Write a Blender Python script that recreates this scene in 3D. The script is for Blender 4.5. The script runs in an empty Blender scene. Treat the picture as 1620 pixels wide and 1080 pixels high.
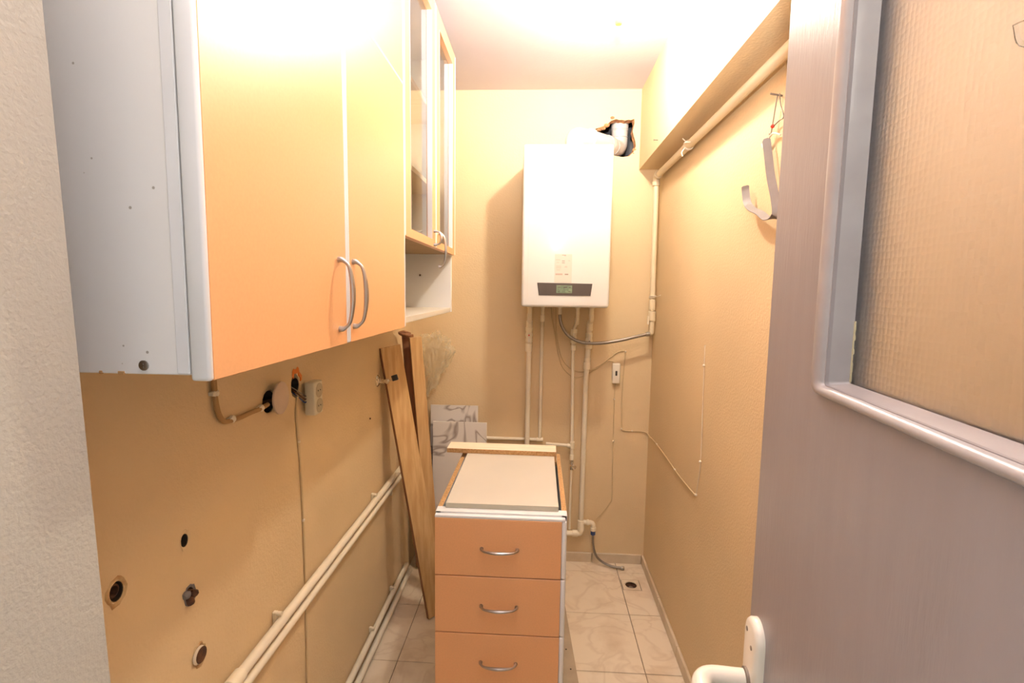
import bpy, bmesh, math, random
from mathutils import Vector, Matrix, noise
random.seed(7)
S = bpy.context.scene
COL = S.collection
R = math.radians

# ------------------------------------------------------------------ camera
cam_d = bpy.data.cameras.new('camera')
cam = bpy.data.objects.new('camera', cam_d); COL.objects.link(cam)
F_PX, YAW, PITCH, ROLL = 798.8, R(3.04), R(5.93), R(0.805)
cam_d.sensor_width = 36.0
cam_d.lens = F_PX / 1620 * 36.0
cam_d.clip_start = 0.01
fwd = Vector((-math.sin(YAW) * math.cos(PITCH), math.cos(YAW) * math.cos(PITCH), -math.sin(PITCH)))
right = Vector((math.cos(YAW), math.sin(YAW), 0)); up = right.cross(fwd)
r2 = math.cos(ROLL) * right + math.sin(ROLL) * up
u2 = -math.sin(ROLL) * right + math.cos(ROLL) * up
cm = Matrix((r2, u2, -fwd)).transposed().to_4x4()
cm.translation = (0, 0, 1.5)
cam.matrix_world = cm
S.camera = cam

# ------------------------------------------------------------------ world, lights, exposure
W = bpy.data.worlds.new('world'); S.world = W; W.use_nodes = True
W.node_tree.nodes['Background'].inputs[0].default_value = (0.80, 0.90, 1.0, 1)
W.node_tree.nodes['Background'].inputs[1].default_value = 1.0
S.view_settings.view_transform = 'Standard'; S.view_settings.look = 'None'
S.view_settings.gamma = 1.0; S.view_settings.use_curve_mapping = False
S.view_settings.exposure = 1.36

def spot(name, loc, target, power, color, size, blend, radius):
    d = bpy.data.lights.new(name, 'SPOT'); d.energy = power; d.color = color
    d.spot_size = size; d.spot_blend = blend; d.shadow_soft_size = radius
    o = bpy.data.objects.new(name, d); COL.objects.link(o); o.location = loc
    o.rotation_euler = (Vector(target) - Vector(loc)).to_track_quat('-Z', 'Y').to_euler()
    return o
# the photographer's flash head, turned up so that it bounces off the ceiling
spot('flash_bounce', (0.02, 0.02, 1.78), (0.04, 0.62, 2.51), 158, (0.98, 0.98, 1.0), R(110), 1.0, 0.03)
# what the same flash spills straight ahead
spot('flash_spill', (0.10, -0.02, 1.86), (0.05, 2.4, 1.5), 1.2, (1.0, 0.92, 0.82), R(100), 1.0, 0.02)
BULB_STRENGTH = 430.0

# ------------------------------------------------------------------ materials
MATS = {}
def mat(name, col, rough=0.5, metal=0.0, var=0.0, vscale=6.0, bump=0.0, bscale=60.0, bdist=0.002,
        col2=None, spec=0.5, coat=0.0, detail=4.0, stretch=None):
    m = bpy.data.materials.new(name); m.use_nodes = True
    nt = m.node_tree; N = nt.nodes; L = nt.links
    b = N['Principled BSDF']
    b.inputs['Base Color'].default_value = (*col, 1)
    b.inputs['Roughness'].default_value = rough
    b.inputs['Metallic'].default_value = metal
    b.inputs['Specular IOR Level'].default_value = spec
    b.inputs['Coat Weight'].default_value = coat
    tc = N.new('ShaderNodeTexCoord'); src = tc.outputs['Object']
    if stretch:
        mp = N.new('ShaderNodeMapping'); mp.inputs['Scale'].default_value = stretch
        L.new(src, mp.inputs['Vector']); src = mp.outputs['Vector']
    if var or col2:
        n = N.new('ShaderNodeTexNoise'); n.inputs['Scale'].default_value = vscale; n.inputs['Detail'].default_value = detail
        L.new(src, n.inputs['Vector'])
        rp = N.new('ShaderNodeValToRGB')
        c2 = col2 or tuple(c * (1 - var) for c in col)
        rp.color_ramp.elements[0].position = 0.35; rp.color_ramp.elements[0].color = (*c2, 1)
        rp.color_ramp.elements[1].position = 0.65; rp.color_ramp.elements[1].color = (*col, 1)
        L.new(n.outputs['Fac'], rp.inputs['Fac']); L.new(rp.outputs['Color'], b.inputs['Base Color'])
    if bump:
        n2 = N.new('ShaderNodeTexNoise'); n2.inputs['Scale'].default_value = bscale; n2.inputs['Detail'].default_value = 3
        L.new(src, n2.inputs['Vector'])
        bp = N.new('ShaderNodeBump'); bp.inputs['Strength'].default_value = bump; bp.inputs['Distance'].default_value = bdist
        L.new(n2.outputs['Fac'], bp.inputs['Height']); L.new(bp.outputs['Normal'], b.inputs['Normal'])
    MATS[name] = m
    return m

mat('wall_paint', (0.73, 0.555, 0.325), 0.62, var=0.07, vscale=2.2, bump=0.5, bscale=130, bdist=0.0025)
mat('pier_paint', (0.44, 0.42, 0.36), 0.7, var=0.05, vscale=3, bump=0.5, bscale=230, bdist=0.002)
mat('hall_paint', (0.70, 0.66, 0.58), 0.7, bump=0.4, bscale=120)
mat('ceiling_paint', (0.56, 0.51, 0.535), 0.8, var=0.05, vscale=3, bump=0.3, bscale=70)
mat('grout', (0.34, 0.25, 0.16), 0.9, var=0.3, vscale=25)
mat('skirting_marble', (0.66, 0.55, 0.40), 0.35, col2=(0.54, 0.43, 0.29), vscale=9, bump=0.1, bscale=30)
mat('orange_laminate', (0.79, 0.41, 0.185), 0.36, var=0.05, vscale=220, bump=0.12, bscale=260, bdist=0.0006)
mat('white_laminate', (0.76, 0.76, 0.75), 0.38, var=0.06, vscale=3)
mat('white_profile', (0.80, 0.81, 0.82), 0.32, var=0.05, vscale=9)
mat('grey_panel', (0.60, 0.55, 0.46), 0.45, var=0.05, vscale=3)
mat('grey_edge', (0.50, 0.47, 0.37), 0.5)
mat('chipboard', (0.55, 0.33, 0.14), 0.8, col2=(0.38, 0.20, 0.07), vscale=140, bump=0.3, bscale=160)
mat('steel', (0.46, 0.43, 0.40), 0.30, 1.0, var=0.08, vscale=20)
mat('chrome', (0.78, 0.76, 0.74), 0.1, 1.0)
mat('braid', (0.34, 0.30, 0.26), 0.38, 0.8, var=0.25, vscale=400)
mat('dark_rubber', (0.035, 0.03, 0.028), 0.55)
mat('black_plastic', (0.03, 0.028, 0.026), 0.4)
mat('hole_dark', (0.045, 0.03, 0.02), 0.95, var=0.4, vscale=40, bump=0.5, bscale=80)
mat('rust', (0.16, 0.07, 0.03), 0.8, 0.2, col2=(0.06, 0.03, 0.02), vscale=60, bump=0.5, bscale=90)
mat('rusty_plaster', (0.46, 0.27, 0.12), 0.9, col2=(0.62, 0.46, 0.25), vscale=50, bump=0.6, bscale=80)
mat('boiler_white', (0.70, 0.69, 0.66), 0.16, spec=0.5, coat=0.3)
mat('boiler_panel', (0.075, 0.058, 0.047), 0.4)
mat('lcd', (0.20, 0.27, 0.17), 0.2, col2=(0.15, 0.19, 0.13), vscale=90)
mat('sticker', (0.66, 0.56, 0.49), 0.5)
mat('print_grey', (0.30, 0.25, 0.21), 0.5)
mat('print_faint', (0.46, 0.36, 0.30), 0.5)
mat('pipe_cream', (0.82, 0.74, 0.58), 0.42, var=0.06, vscale=12)
mat('pipe_fitting', (0.84, 0.75, 0.57), 0.36)
mat('painted_pipe', (0.74, 0.62, 0.42), 0.40, var=0.06, vscale=12)
mat('cable_cream', (0.60, 0.45, 0.25), 0.5)
mat('conduit_brown', (0.42, 0.25, 0.10), 0.6)
mat('flue_white', (0.58, 0.53, 0.50), 0.38)
mat('flue_ring', (0.45, 0.43, 0.43), 0.4)
mat('brick_raw', (0.50, 0.24, 0.10), 0.95, col2=(0.32, 0.15, 0.07), vscale=40, bump=0.9, bscale=60, bdist=0.01)
mat('shaft_grey', (0.22, 0.20, 0.20), 0.95, var=0.3, vscale=20, bump=0.6, bscale=40)
mat('wood_light', (0.66, 0.43, 0.20), 0.5, col2=(0.54, 0.32, 0.13), vscale=7, stretch=(9, 9, 0.7), bump=0.1, bscale=30)
mat('wood_strip', (0.88, 0.76, 0.58), 0.5, col2=(0.80, 0.66, 0.47), vscale=6, stretch=(0.7, 12, 9))
mat('wood_edge', (0.30, 0.13, 0.05), 0.65, var=0.3, vscale=12)
mat('wood_red', (0.30, 0.125, 0.05), 0.6, col2=(0.20, 0.08, 0.03), vscale=8, stretch=(8, 8, 0.6))
mat('niche_brown', (0.36, 0.235, 0.115), 0.7, var=0.1, vscale=20)  # niche top set brown, darker than the white panels around it
mat('board_grubby', (0.46, 0.36, 0.25), 0.6, var=0.12, vscale=14)
mat('wood_shade', (0.20, 0.11, 0.05), 0.7, var=0.3, vscale=7, stretch=(8, 8, 0.8))  # corner board standing in shade, the shade put into its colour
mat('socket_cream', (0.72, 0.66, 0.50), 0.35)
mat('socket_well', (0.52, 0.44, 0.29), 0.5)
mat('cover_plate', (0.62, 0.48, 0.37), 0.5, var=0.08, vscale=15)
mat('orange_plastic', (0.75, 0.20, 0.02), 0.45)
mat('blue_plastic', (0.02, 0.05, 0.16), 0.4)
mat('red_plastic', (0.75, 0.04, 0.02), 0.35)
mat('switch_white', (0.76, 0.70, 0.58), 0.35)
mat('door_paint', (0.315, 0.287, 0.285), 0.38, col2=(0.30, 0.271, 0.266), vscale=5, stretch=(9, 9, 1.5), bump=0.18, bscale=30, bdist=0.0015)
mat('door_bead', (0.40, 0.375, 0.365), 0.30, col2=(0.34, 0.31, 0.30), vscale=14, bump=0.3, bscale=40, bdist=0.0015)
mat('handle_ivory', (0.80, 0.74, 0.62), 0.28, coat=0.2)
mat('strap_grey', (0.23, 0.20, 0.18), 0.5, var=0.12, vscale=30)
mat('wire_grey', (0.25, 0.21, 0.17), 0.5, 0.5)
mat('string_cream', (0.76, 0.66, 0.52), 0.8)
mat('hall_floor', (0.50, 0.42, 0.34), 0.4)
mat('putty', (0.62, 0.55, 0.35), 0.7)

def marble_mat(name, base, vein, scale, width, dirt=None, rough=0.25):
    m = bpy.data.materials.new(name); m.use_nodes = True
    nt = m.node_tree; N = nt.nodes; L = nt.links; b = N['Principled BSDF']
    b.inputs['Roughness'].default_value = rough
    tc = N.new('ShaderNodeTexCoord')
    n = N.new('ShaderNodeTexNoise'); n.inputs['Scale'].default_value = scale; n.inputs['Detail'].default_value = 3; n.inputs['Distortion'].default_value = 1.2
    L.new(tc.outputs['Object'], n.inputs['Vector'])
    sb = N.new('ShaderNodeMath'); sb.operation = 'SUBTRACT'; sb.inputs[1].default_value = 0.5
    L.new(n.outputs['Fac'], sb.inputs[0])
    ab = N.new('ShaderNodeMath'); ab.operation = 'ABSOLUTE'; L.new(sb.outputs[0], ab.inputs[0])
    rp = N.new('ShaderNodeValToRGB')
    rp.color_ramp.elements[0].position = 0.0; rp.color_ramp.elements[0].color = (*vein, 1)
    rp.color_ramp.elements[1].position = width; rp.color_ramp.elements[1].color = (*base, 1)
    L.new(ab.outputs[0], rp.inputs['Fac'])
    out = rp.outputs['Color']
    if dirt:
        d = N.new('ShaderNodeTexNoise'); d.inputs['Scale'].default_value = 7; d.inputs['Detail'].default_value = 6
        L.new(tc.outputs['Object'], d.inputs['Vector'])
        r = N.new('ShaderNodeValToRGB'); r.color_ramp.elements[0].position = 0.5; r.color_ramp.elements[1].position = 0.8
        L.new(d.outputs['Fac'], r.inputs['Fac'])
        mx = N.new('ShaderNodeMix'); mx.data_type = 'RGBA'; mx.blend_type = 'MIX'
        L.new(r.outputs['Color'], mx.inputs['Factor']); L.new(out, mx.inputs['A'])
        mx.inputs['B'].default_value = (*dirt, 1); out = mx.outputs['Result']
    L.new(out, b.inputs['Base Color'])
    MATS[name] = m
marble_mat('floor_tile', (0.79, 0.67, 0.51), (0.70, 0.57, 0.42), 4.5, 0.045, dirt=(0.60, 0.46, 0.31), rough=0.3)
marble_mat('marble_tile', (0.74, 0.69, 0.63), (0.34, 0.28, 0.24), 3.1, 0.022)

def speck_mat(name, col, speck):
    # white laminate with small chips and specks on it
    m = bpy.data.materials.new(name); m.use_nodes = True
    nt = m.node_tree; N = nt.nodes; L = nt.links; b = N['Principled BSDF']; b.inputs['Roughness'].default_value = 0.4
    tc = N.new('ShaderNodeTexCoord')
    v = N.new('ShaderNodeTexVoronoi'); v.inputs['Scale'].default_value = 38; v.inputs['Randomness'].default_value = 1
    L.new(tc.outputs['Object'], v.inputs['Vector'])
    rp = N.new('ShaderNodeValToRGB')
    rp.color_ramp.elements[0].position = 0.05; rp.color_ramp.elements[0].color = (*speck, 1)
    rp.color_ramp.elements[1].position = 0.075; rp.color_ramp.elements[1].color = (*col, 1)
    L.new(v.outputs['Distance'], rp.inputs['Fac']); L.new(rp.outputs['Color'], b.inputs['Base Color'])
    MATS[name] = m
speck_mat('white_specked', (0.86, 0.85, 0.83), (0.42, 0.38, 0.33))

def glass_mat(name, col, rough, pattern=0.0, pscale=90.0, ior=1.45):
    m = bpy.data.materials.new(name); m.use_nodes = True
    nt = m.node_tree; N = nt.nodes; L = nt.links; b = N['Principled BSDF']
    b.inputs['Base Color'].default_value = (*col, 1)
    b.inputs['Transmission Weight'].default_value = 1.0
    b.inputs['Roughness'].default_value = rough; b.inputs['IOR'].default_value = ior
    if pattern:
        tc = N.new('ShaderNodeTexCoord')
        v = N.new('ShaderNodeTexVoronoi'); v.inputs['Scale'].default_value = pscale; v.inputs['Randomness'].default_value = 0.3
        L.new(tc.outputs['Object'], v.inputs['Vector'])
        bp = N.new('ShaderNodeBump'); bp.inputs['Strength'].default_value = pattern; bp.inputs['Distance'].default_value = 0.003
        L.new(v.outputs['Distance'], bp.inputs['Height']); L.new(bp.outputs['Normal'], b.inputs['Normal'])
    MATS[name] = m
glass_mat('patterned_glass', (0.86, 0.90, 0.96), 0.36, 0.12, 185)
glass_mat('clear_glass', (0.95, 0.97, 0.95), 0.02, ior=1.18)
glass_mat('clear_plastic', (0.95, 0.95, 0.93), 0.06)

def film_mat(name):
    m = bpy.data.materials.new(name); m.use_nodes = True
    nt = m.node_tree; N = nt.nodes; L = nt.links; b = N['Principled BSDF']
    b.inputs['Base Color'].default_value = (0.78, 0.66, 0.44, 1); b.inputs['Roughness'].default_value = 0.18
    tr = N.new('ShaderNodeBsdfTransparent'); mx = N.new('ShaderNodeMixShader'); mx.inputs[0].default_value = 0.34
    L.new(tr.outputs[0], mx.inputs[1]); L.new(b.outputs[0], mx.inputs[2])
    L.new(mx.outputs[0], N['Material Output'].inputs['Surface'])
    MATS[name] = m
film_mat('plastic_film')

def emit_mat(name, col, strength):
    m = bpy.data.materials.new(name); m.use_nodes = True
    nt = m.node_tree; N = nt.nodes; b = N['Principled BSDF']
    b.inputs['Base Color'].default_value = (0.9, 0.85, 0.7, 1)
    b.inputs['Emission Color'].default_value = (*col, 1); b.inputs['Emission Strength'].default_value = strength
    MATS[name] = m
emit_mat('bulb_glow', (1.0, 0.90, 0.75), BULB_STRENGTH)
emit_mat('bulb_tip', (0.40, 0.37, 0.09), 1.0)
MATS['bulb_tip'].node_tree.nodes['Principled BSDF'].inputs['Base Color'].default_value = (0.25, 0.22, 0.04, 1)

# ------------------------------------------------------------------ mesh helpers
def box(bm, x0, x1, y0, y1, z0, z1, bev=0.0, seg=2):
    t = bmesh.new() if bev else bm
    v = [t.verts.new(p) for p in ((x0,y0,z0),(x1,y0,z0),(x1,y1,z0),(x0,y1,z0),(x0,y0,z1),(x1,y0,z1),(x1,y1,z1),(x0,y1,z1))]
    for f in ((0,3,2,1),(4,5,6,7),(0,1,5,4),(1,2,6,5),(2,3,7,6),(3,0,4,7)):
        t.faces.new([v[i] for i in f])
    if bev:
        bmesh.ops.bevel(t, geom=t.edges[:], offset=bev, segments=seg, affect='EDGES', profile=0.5)
        merge(bm, t)
    return bm

def merge(bm, t, mtx=None):
    if mtx is not None: t.transform(mtx)
    me = bpy.data.meshes.new('tmp'); t.to_mesh(me); t.free(); bm.from_mesh(me); bpy.data.meshes.remove(me)

def tube(bm, pts, r, seg=10, caps=True):
    pts = [Vector(p) for p in pts]; n = len(pts)
    rs = r if isinstance(r, (list, tuple)) else [r] * n
    tang = []
    for i in range(n):
        a = pts[max(i - 1, 0)]; b = pts[min(i + 1, n - 1)]
        tang.append((b - a).normalized())
    t0 = tang[0]
    nrm = t0.orthogonal().normalized()
    rings = []
    for i in range(n):
        t = tang[i]
        nrm = (nrm - t * nrm.dot(t)).normalized(); bi = t.cross(nrm)
        rings.append([bm.verts.new(pts[i] + (nrm * math.cos(k * 2 * math.pi / seg) + bi * math.sin(k * 2 * math.pi / seg)) * rs[i]) for k in range(seg)])
    for a, b in zip(rings, rings[1:]):
        for k in range(seg):
            bm.faces.new((a[k], a[(k + 1) % seg], b[(k + 1) % seg], b[k]))
    if caps:
        bm.faces.new(rings[0][::-1]); bm.faces.new(rings[-1])
    return bm

def fillet(pts, rad, n=6):
    pts = [Vector(p) for p in pts]; out = [pts[0]]
    for a, b, c in zip(pts, pts[1:], pts[2:]):
        d1 = (a - b); d2 = (c - b); q = min(rad, d1.length * 0.49, d2.length * 0.49)
        p1 = b + d1.normalized() * q; p2 = b + d2.normalized() * q
        for i in range(n + 1):
            t = i / n; out.append(p1 * (1 - t) ** 2 + b * 2 * t * (1 - t) + p2 * t * t)
    out.append(pts[-1]); return out

def spline(pts, n=8):
    P = [Vector(p) for p in pts]; P = [P[0] * 2 - P[1]] + P + [P[-1] * 2 - P[-2]]; out = []
    for i in range(1, len(P) - 2):
        for k in range(n):
            t = k / n; a, b, c, d = P[i - 1:i + 3]
            out.append(0.5 * ((2 * b) + (c - a) * t + (2 * a - 5 * b + 4 * c - d) * t * t + (-a + 3 * b - 3 * c + d) * t ** 3))
    out.append(P[-2]); return out

def lathe(bm, prof, loc, axis=(0, 0, 1), seg=20, closed=True):
    q = Vector(axis).to_track_quat('Z', 'Y').to_matrix(); loc = Vector(loc); rings = []
    for r, h in prof:
        rings.append([bm.verts.new(loc + q @ Vector((r * math.cos(k * 2 * math.pi / seg), r * math.sin(k * 2 * math.pi / seg), h))) for k in range(seg)])
    for a, b in zip(rings, rings[1:]):
        for k in range(seg): bm.faces.new((a[k], a[(k + 1) % seg], b[(k + 1) % seg], b[k]))
    if closed:
        bm.faces.new(rings[0][::-1]); bm.faces.new(rings[-1])
    return bm

def slab_with_holes(bm, outer, holes, place, depth):
    """polygon with holes in 2D, given a depth; place(u, v, d) -> point"""
    loops = [outer] + holes; fl = []; edges = []
    for lp in loops:
        vs = [bm.verts.new(place(u, v, 0)) for u, v in lp]; fl.append(vs)
        edges += [bm.edges.new((vs[i], vs[(i + 1) % len(vs)])) for i in range(len(vs))]
    g = bmesh.ops.triangle_fill(bm, use_beauty=True, use_dissolve=False, edges=edges)
    front = [f for f in g['geom'] if isinstance(f, bmesh.types.BMFace)]
    back = {}
    for lp, vs in zip(loops, fl):
        for (u, v), w in zip(lp, vs): back[w] = bm.verts.new(place(u, v, depth))
    for f in front: bm.faces.new([back[v] for v in f.verts][::-1])
    for vs in fl:
        for i in range(len(vs)):
            a, b = vs[i], vs[(i + 1) % len(vs)]
            bm.faces.new((a, b, back[b], back[a]))
    return bm

def obj(name, bm, m, parent=None, smooth=True, angle=35):
    bmesh.ops.recalc_face_normals(bm, faces=bm.faces[:])
    me = bpy.data.meshes.new(name); bm.to_mesh(me); bm.free()
    me.materials.append(MATS[m] if isinstance(m, str) else m)
    if smooth:
        me.polygons.foreach_set('use_smooth', [True] * len(me.polygons)); me.set_sharp_from_angle(angle=R(angle))
    o = bpy.data.objects.new(name, me); COL.objects.link(o)
    if parent is not None:
        o.parent = parent
        if parent.type == 'EMPTY': o.matrix_parent_inverse = Matrix.Translation(-parent.location)
    return o
def B(): return bmesh.new()
def tag(o, label, cat, group=None, kind=None):
    o['label'] = label; o['category'] = cat
    if group: o['group'] = group
    if kind: o['kind'] = kind
    return o
def thing(name, loc, label, cat, group=None, kind=None):
    o = bpy.data.objects.new(name, None); COL.objects.link(o); o.location = loc; o.empty_display_size = 0.05
    return tag(o, label, cat, group, kind)
def struct(name, bm, m, label, cat, smooth=False):
    return tag(obj(name, bm, m, None, smooth), label, cat, kind='structure')
def circ(u, v, ru, rv, n=16, jit=0.0):
    return [(u + ru * math.cos(2 * math.pi * i / n) * (1 + random.uniform(-jit, jit)), v + rv * math.sin(2 * math.pi * i / n) * (1 + random.uniform(-jit, jit))) for i in range(n)]

# ------------------------------------------------------------------ the room
XL, XR, Y0, YB, H = -0.68, 0.60, -0.08, 2.69, 2.51
DR = (0.450, 0.544, 2.430, 2.524)            # drain opening x0 x1 y0 y1
def frame4(bm, x0, x1, y0, y1, h, z0, z1):
    hx0, hx1, hy0, hy1 = h
    slab_with_holes(bm, [(x0,y0),(x1,y0),(x1,y1),(x0,y1)], [[(hx0,hy0),(hx1,hy0),(hx1,hy1),(hx0,hy1)]], lambda u, v, d: (u, v, z1 - d), z1 - z0)
    return bm
floor = struct('floor', frame4(B(), XL - .1, XR + .1, Y0 - .1, YB + .03, DR, -0.06, -0.004), 'grout', 'floor of pale marbled tiles with dark dirty grout', 'floor')
gx = [XL, -0.545, -0.212, 0.121, 0.446, XR]
gy = [Y0, 0.07, 0.43, 0.79, 1.15, 1.51, 1.87, 2.235, 2.588, YB]
G = 0.0018
for i in range(len(gx) - 1):
    for j in range(len(gy) - 1):
        x0, x1, y0, y1 = gx[i] + G, gx[i + 1] - G, gy[j] + G, gy[j + 1] - G
        bm = B(); zt = random.uniform(-0.0004, 0.0004)
        if i == 4 and j == 7: frame4(bm, x0, x1, y0, y1, DR, -0.004, zt)
        else: box(bm, x0, x1, y0, y1, -0.004, zt, 0.0009, 1)
        obj('floor_tile', bm, 'floor_tile', floor)

# back wall with the broken hole for the flue
hole = [(.268,2.318),(.299,2.328),(.328,2.341),(.345,2.357),(.371,2.366),(.385,2.361),(.40,2.362),(.415,2.358),(.432,2.362),(.445,2.360),(.462,2.366),(.464,2.345),(.456,2.307),(.463,2.28),(.471,2.26),(.475,2.232),(.463,2.201),(.442,2.182),(.41,2.178),(.374,2.184),(.335,2.20),(.29,2.24),(.27,2.28)]
bm = slab_with_holes(B(), [(XL - .1, -.06), (XR + .1, -.06), (XR + .1, H + .1), (XL - .1, H + .1)], [hole], lambda u, v, d: (u, YB + d, v), 0.03)
wall_back = struct('wall_back', bm, 'wall_paint', 'cream painted end wall behind the boiler', 'wall')
bm = B()
n = len(hole); cx, cz = .385, 2.27
for k in range(n):
    a, b = hole[k], hole[(k + 1) % n]
    P = []
    for (u, v), s, y in ((a, 1.0, YB + .004), (b, 1.0, YB + .004), (b, .93, YB + .03), (a, .93, YB + .03)):
        P.append(bm.verts.new((cx + (u - cx) * s + random.uniform(-.002, .002), y, cz + (v - cz) * s)))
    bm.faces.new(P)
obj('broken_rim', bm, 'brick_raw', wall_back)
for (u, v, s) in ((.352, 2.372, .012), (.303, 2.322, .014), (.325, 2.336, .012), (.285, 2.314, .010), (.470, 2.215, .010), (.462, 2.195, .008)):
    bm = B(); bmesh.ops.create_icosphere(bm, subdivisions=2, radius=s)
    for w in bm.verts:
        w.co = Vector((w.co.x * 1.25, w.co.y * .5, w.co.z * .8)) * (1 + .5 * noise.noise(w.co * 90 + Vector((u, v, 0)) * 50))
        w.co += Vector((u, YB + .004, v))
    obj('brick_fragment', bm, 'brick_raw', wall_back, angle=20)
# duct behind the hole
bm = B()
x0, x1, y0, y1, z0, z1 = .20, .56, YB + .031, YB + .30, 2.08, 2.60
box(bm, x0, x1, y1, y1 + .02, z0, z1); box(bm, x0 - .02, x0, y0, y1 + .02, z0, z1); box(bm, x1, x1 + .02, y0, y1 + .02, z0, z1)
box(bm, x0 - .02, x1 + .02, y0, y1 + .02, z0 - .02, z0); box(bm, x0 - .02, x1 + .02, y0, y1 + .02, z1, z1 + .02)
struct('wall_duct', bm, 'shaft_grey', 'grey rough duct seen through the broken hole', 'wall')

# left wall with its old pipe outlets
out_y = [(0.901, 1.005, .011, .015, .10), (0.742, 1.0, .015, .019, .12), (0.907, 0.890, .013, .016, .16), (0.924, 0.748, .014, .019, .14)]
box_y = [(1.362, 1.222, .024, .034, .08), (1.222, 1.208, .030, .030, .04)]
hl = [circ(a, b, ra, rb, 16, j) for a, b, ra, rb, j in out_y + box_y]
bm = slab_with_holes(B(), [(Y0 - .1, -.06), (YB + .03, -.06), (YB + .03, H + .1), (Y0 - .1, H + .1)], hl, lambda u, v, d: (XL - d, u, v), 0.10)
wall_left = struct('wall_left', bm, 'wall_paint', 'cream wall with old pipe outlets under the wall cabinets', 'wall')
bm = B(); box(bm, XR, XR + .1, Y0 - .1, YB + .03, -.06, H + .1)
struct('wall_right', bm, 'wall_paint', 'cream plastered wall under the ceiling beam', 'wall')
bm = B(); box(bm, XL - .1, XR + .1, Y0 - .1, YB + .03, H, H + .1)
struct('ceiling', bm, 'ceiling_paint', 'flat white ceiling with the bare bulb', 'ceiling')
bm = B(); box(bm, 0.495, XR, Y0, YB, 2.115, H)
struct('trim_1', bm, 'wall_paint', 'boxed beam along the top of the wall above the gas pipe', 'beam')
# front wall: pier on one side, the jamb the door hangs on at the other
bm = B()
lean = lambda z: -0.430 - 0.026 * (z - 1.41)
vv = [bm.verts.new(p) for p in ((XL, Y0 - .1, -.004), (lean(0), Y0 - .1, -.004), (lean(0), .452, -.004), (XL, .452, -.004), (XL, Y0 - .1, H), (lean(H), Y0 - .1, H), (lean(H), .452, H), (XL, .452, H))]
for f in ((0,3,2,1),(4,5,6,7),(0,1,5,4),(1,2,6,5),(2,3,7,6),(3,0,4,7)): bm.faces.new([vv[i] for i in f])
bmesh.ops.bevel(bm, geom=[e for e in bm.edges if abs(e.verts[0].co.z - e.verts[1].co.z) > 1], offset=.006, segments=3, affect='EDGES')
struct('wall_pier', bm, 'pier_paint', 'pale rough plaster pier beside the wall cabinet', 'wall', True)
bm = B(); box(bm, .215, XR, Y0 - .1, Y0, -.004, H)
struct('wall_front', bm, 'pier_paint', 'short wall that the grey door hangs on', 'wall')
bm = B(); box(bm, -.47, .215, Y0 - .1, Y0, 2.06, H)
struct('wall_lintel', bm, 'pier_paint', 'wall above the doorway', 'wall')
# hall outside the doorway
bm = B(); box(bm, -1.6, 1.5, -1.9, Y0 - .1, -.06, -.002); struct('floor_hall', bm, 'hall_floor', 'plain floor of the hall outside the doorway', 'floor')
bm = B(); box(bm, -1.6, 1.5, -1.9, Y0 - .1, H, H + .1); struct('ceiling_hall', bm, 'ceiling_paint', 'white ceiling of the hall outside the doorway', 'ceiling')
bm = B(); box(bm, -1.6, 1.5, -2.0, -1.9, -.06, H + .1); struct('wall_hall', bm, 'hall_paint', 'pale wall of the hall outside the doorway', 'wall')

# skirting
sk = thing('baseboard_back', (0, YB, 0), 'low marble tile skirting along the end wall', 'skirting', kind='structure')
for a, b in ((XL + .001, -.355), (-.352, -.02), (-.017, .315), (.318, XR - .014)):
    bm = B(); box(bm, a, b, YB - .011, YB, -.001, .054 + random.uniform(-.001, .001), .002, 1); obj('skirting_tile', bm, 'skirting_marble', sk)
sk = thing('baseboard_right', (XR, 1, 0), 'low marble tile skirting under the beam wall', 'skirting', kind='structure')
ys = [Y0 + .001, .30, .633, .966, 1.30, 1.633, 1.966, 2.30, YB - .001]
for a, b in zip(ys, ys[1:]):
    bm = B(); box(bm, XR - .012, XR, a + .0012, b - .0012, -.001, .052 + random.uniform(-.001, .001), .002, 1); obj('skirting_tile', bm, 'skirting_marble', sk)

# ------------------------------------------------------------------ bow handle
def bow_handle(parent, a, b, outv, proud=.026, name='handle'):
    a, b, o = Vector(a), Vector(b), Vector(outv).normalized()
    d = (b - a); L = d.length; d.normalize(); pts = []; rs = []
    prof = [(0, 0, .0070), (0, .006, .0062), (.03, .013, .0042), (.09, .020, .0040), (.22, .0245, .0048), (.38, .027, .0058), (.5, .0275, .0062)]
    prof = prof + [(1 - t, h, r) for t, h, r in prof[-2::-1]]
    cs = spline([(t * L, h * proud / .0275, r) for t, h, r in prof], 4)
    bm = tube(B(), [a + d * c.x + o * c.y for c in cs], [max(c.z, .003) * .82 for c in cs], 10)
    return obj(name, bm, 'steel', parent)

# ------------------------------------------------------------------ wall cabinet with solid doors
XF, XD = -0.36, -0.381                      # door face, door back
def edge_strip(parent, y, z0, z1, side):
    # rounded white profile on a vertical door edge; side = +1 far edge, -1 near edge
    bm = B(); box(bm, XD - .0005, XF + .001, min(y, y - side * .0085), max(y, y - side * .0085), z0, z1, .0035, 3)
    return obj('edge_strip', bm, 'white_profile', parent)
def solid_door(parent, y0, y1, z0, z1):
    bm = B(); box(bm, XD, XF, y0 + .0083, y1 - .0083, z0, z1, .0008, 1)
    d = obj('door', bm, 'orange_laminate', parent)
    edge_strip(d, y0, z0, z1, -1); edge_strip(d, y1, z0, z1, 1)
    return d
CY0, CY1, CY2, CY3, CY4 = .530, .9375, 1.347, 1.752, 2.140
CT, CB, GZ = 2.43, 1.40, 1.640
wc = thing('wall_cabinet', (-.53, .94, CB), 'white wall cabinet with tall orange doors and bow handles beside the pier', 'cabinet')
bm = B(); box(bm, XL, XD - .003, CY0 + .002, CY0 + .020, CB, CT, .001, 1); obj('side_panel', bm, 'white_specked', wc)
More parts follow.
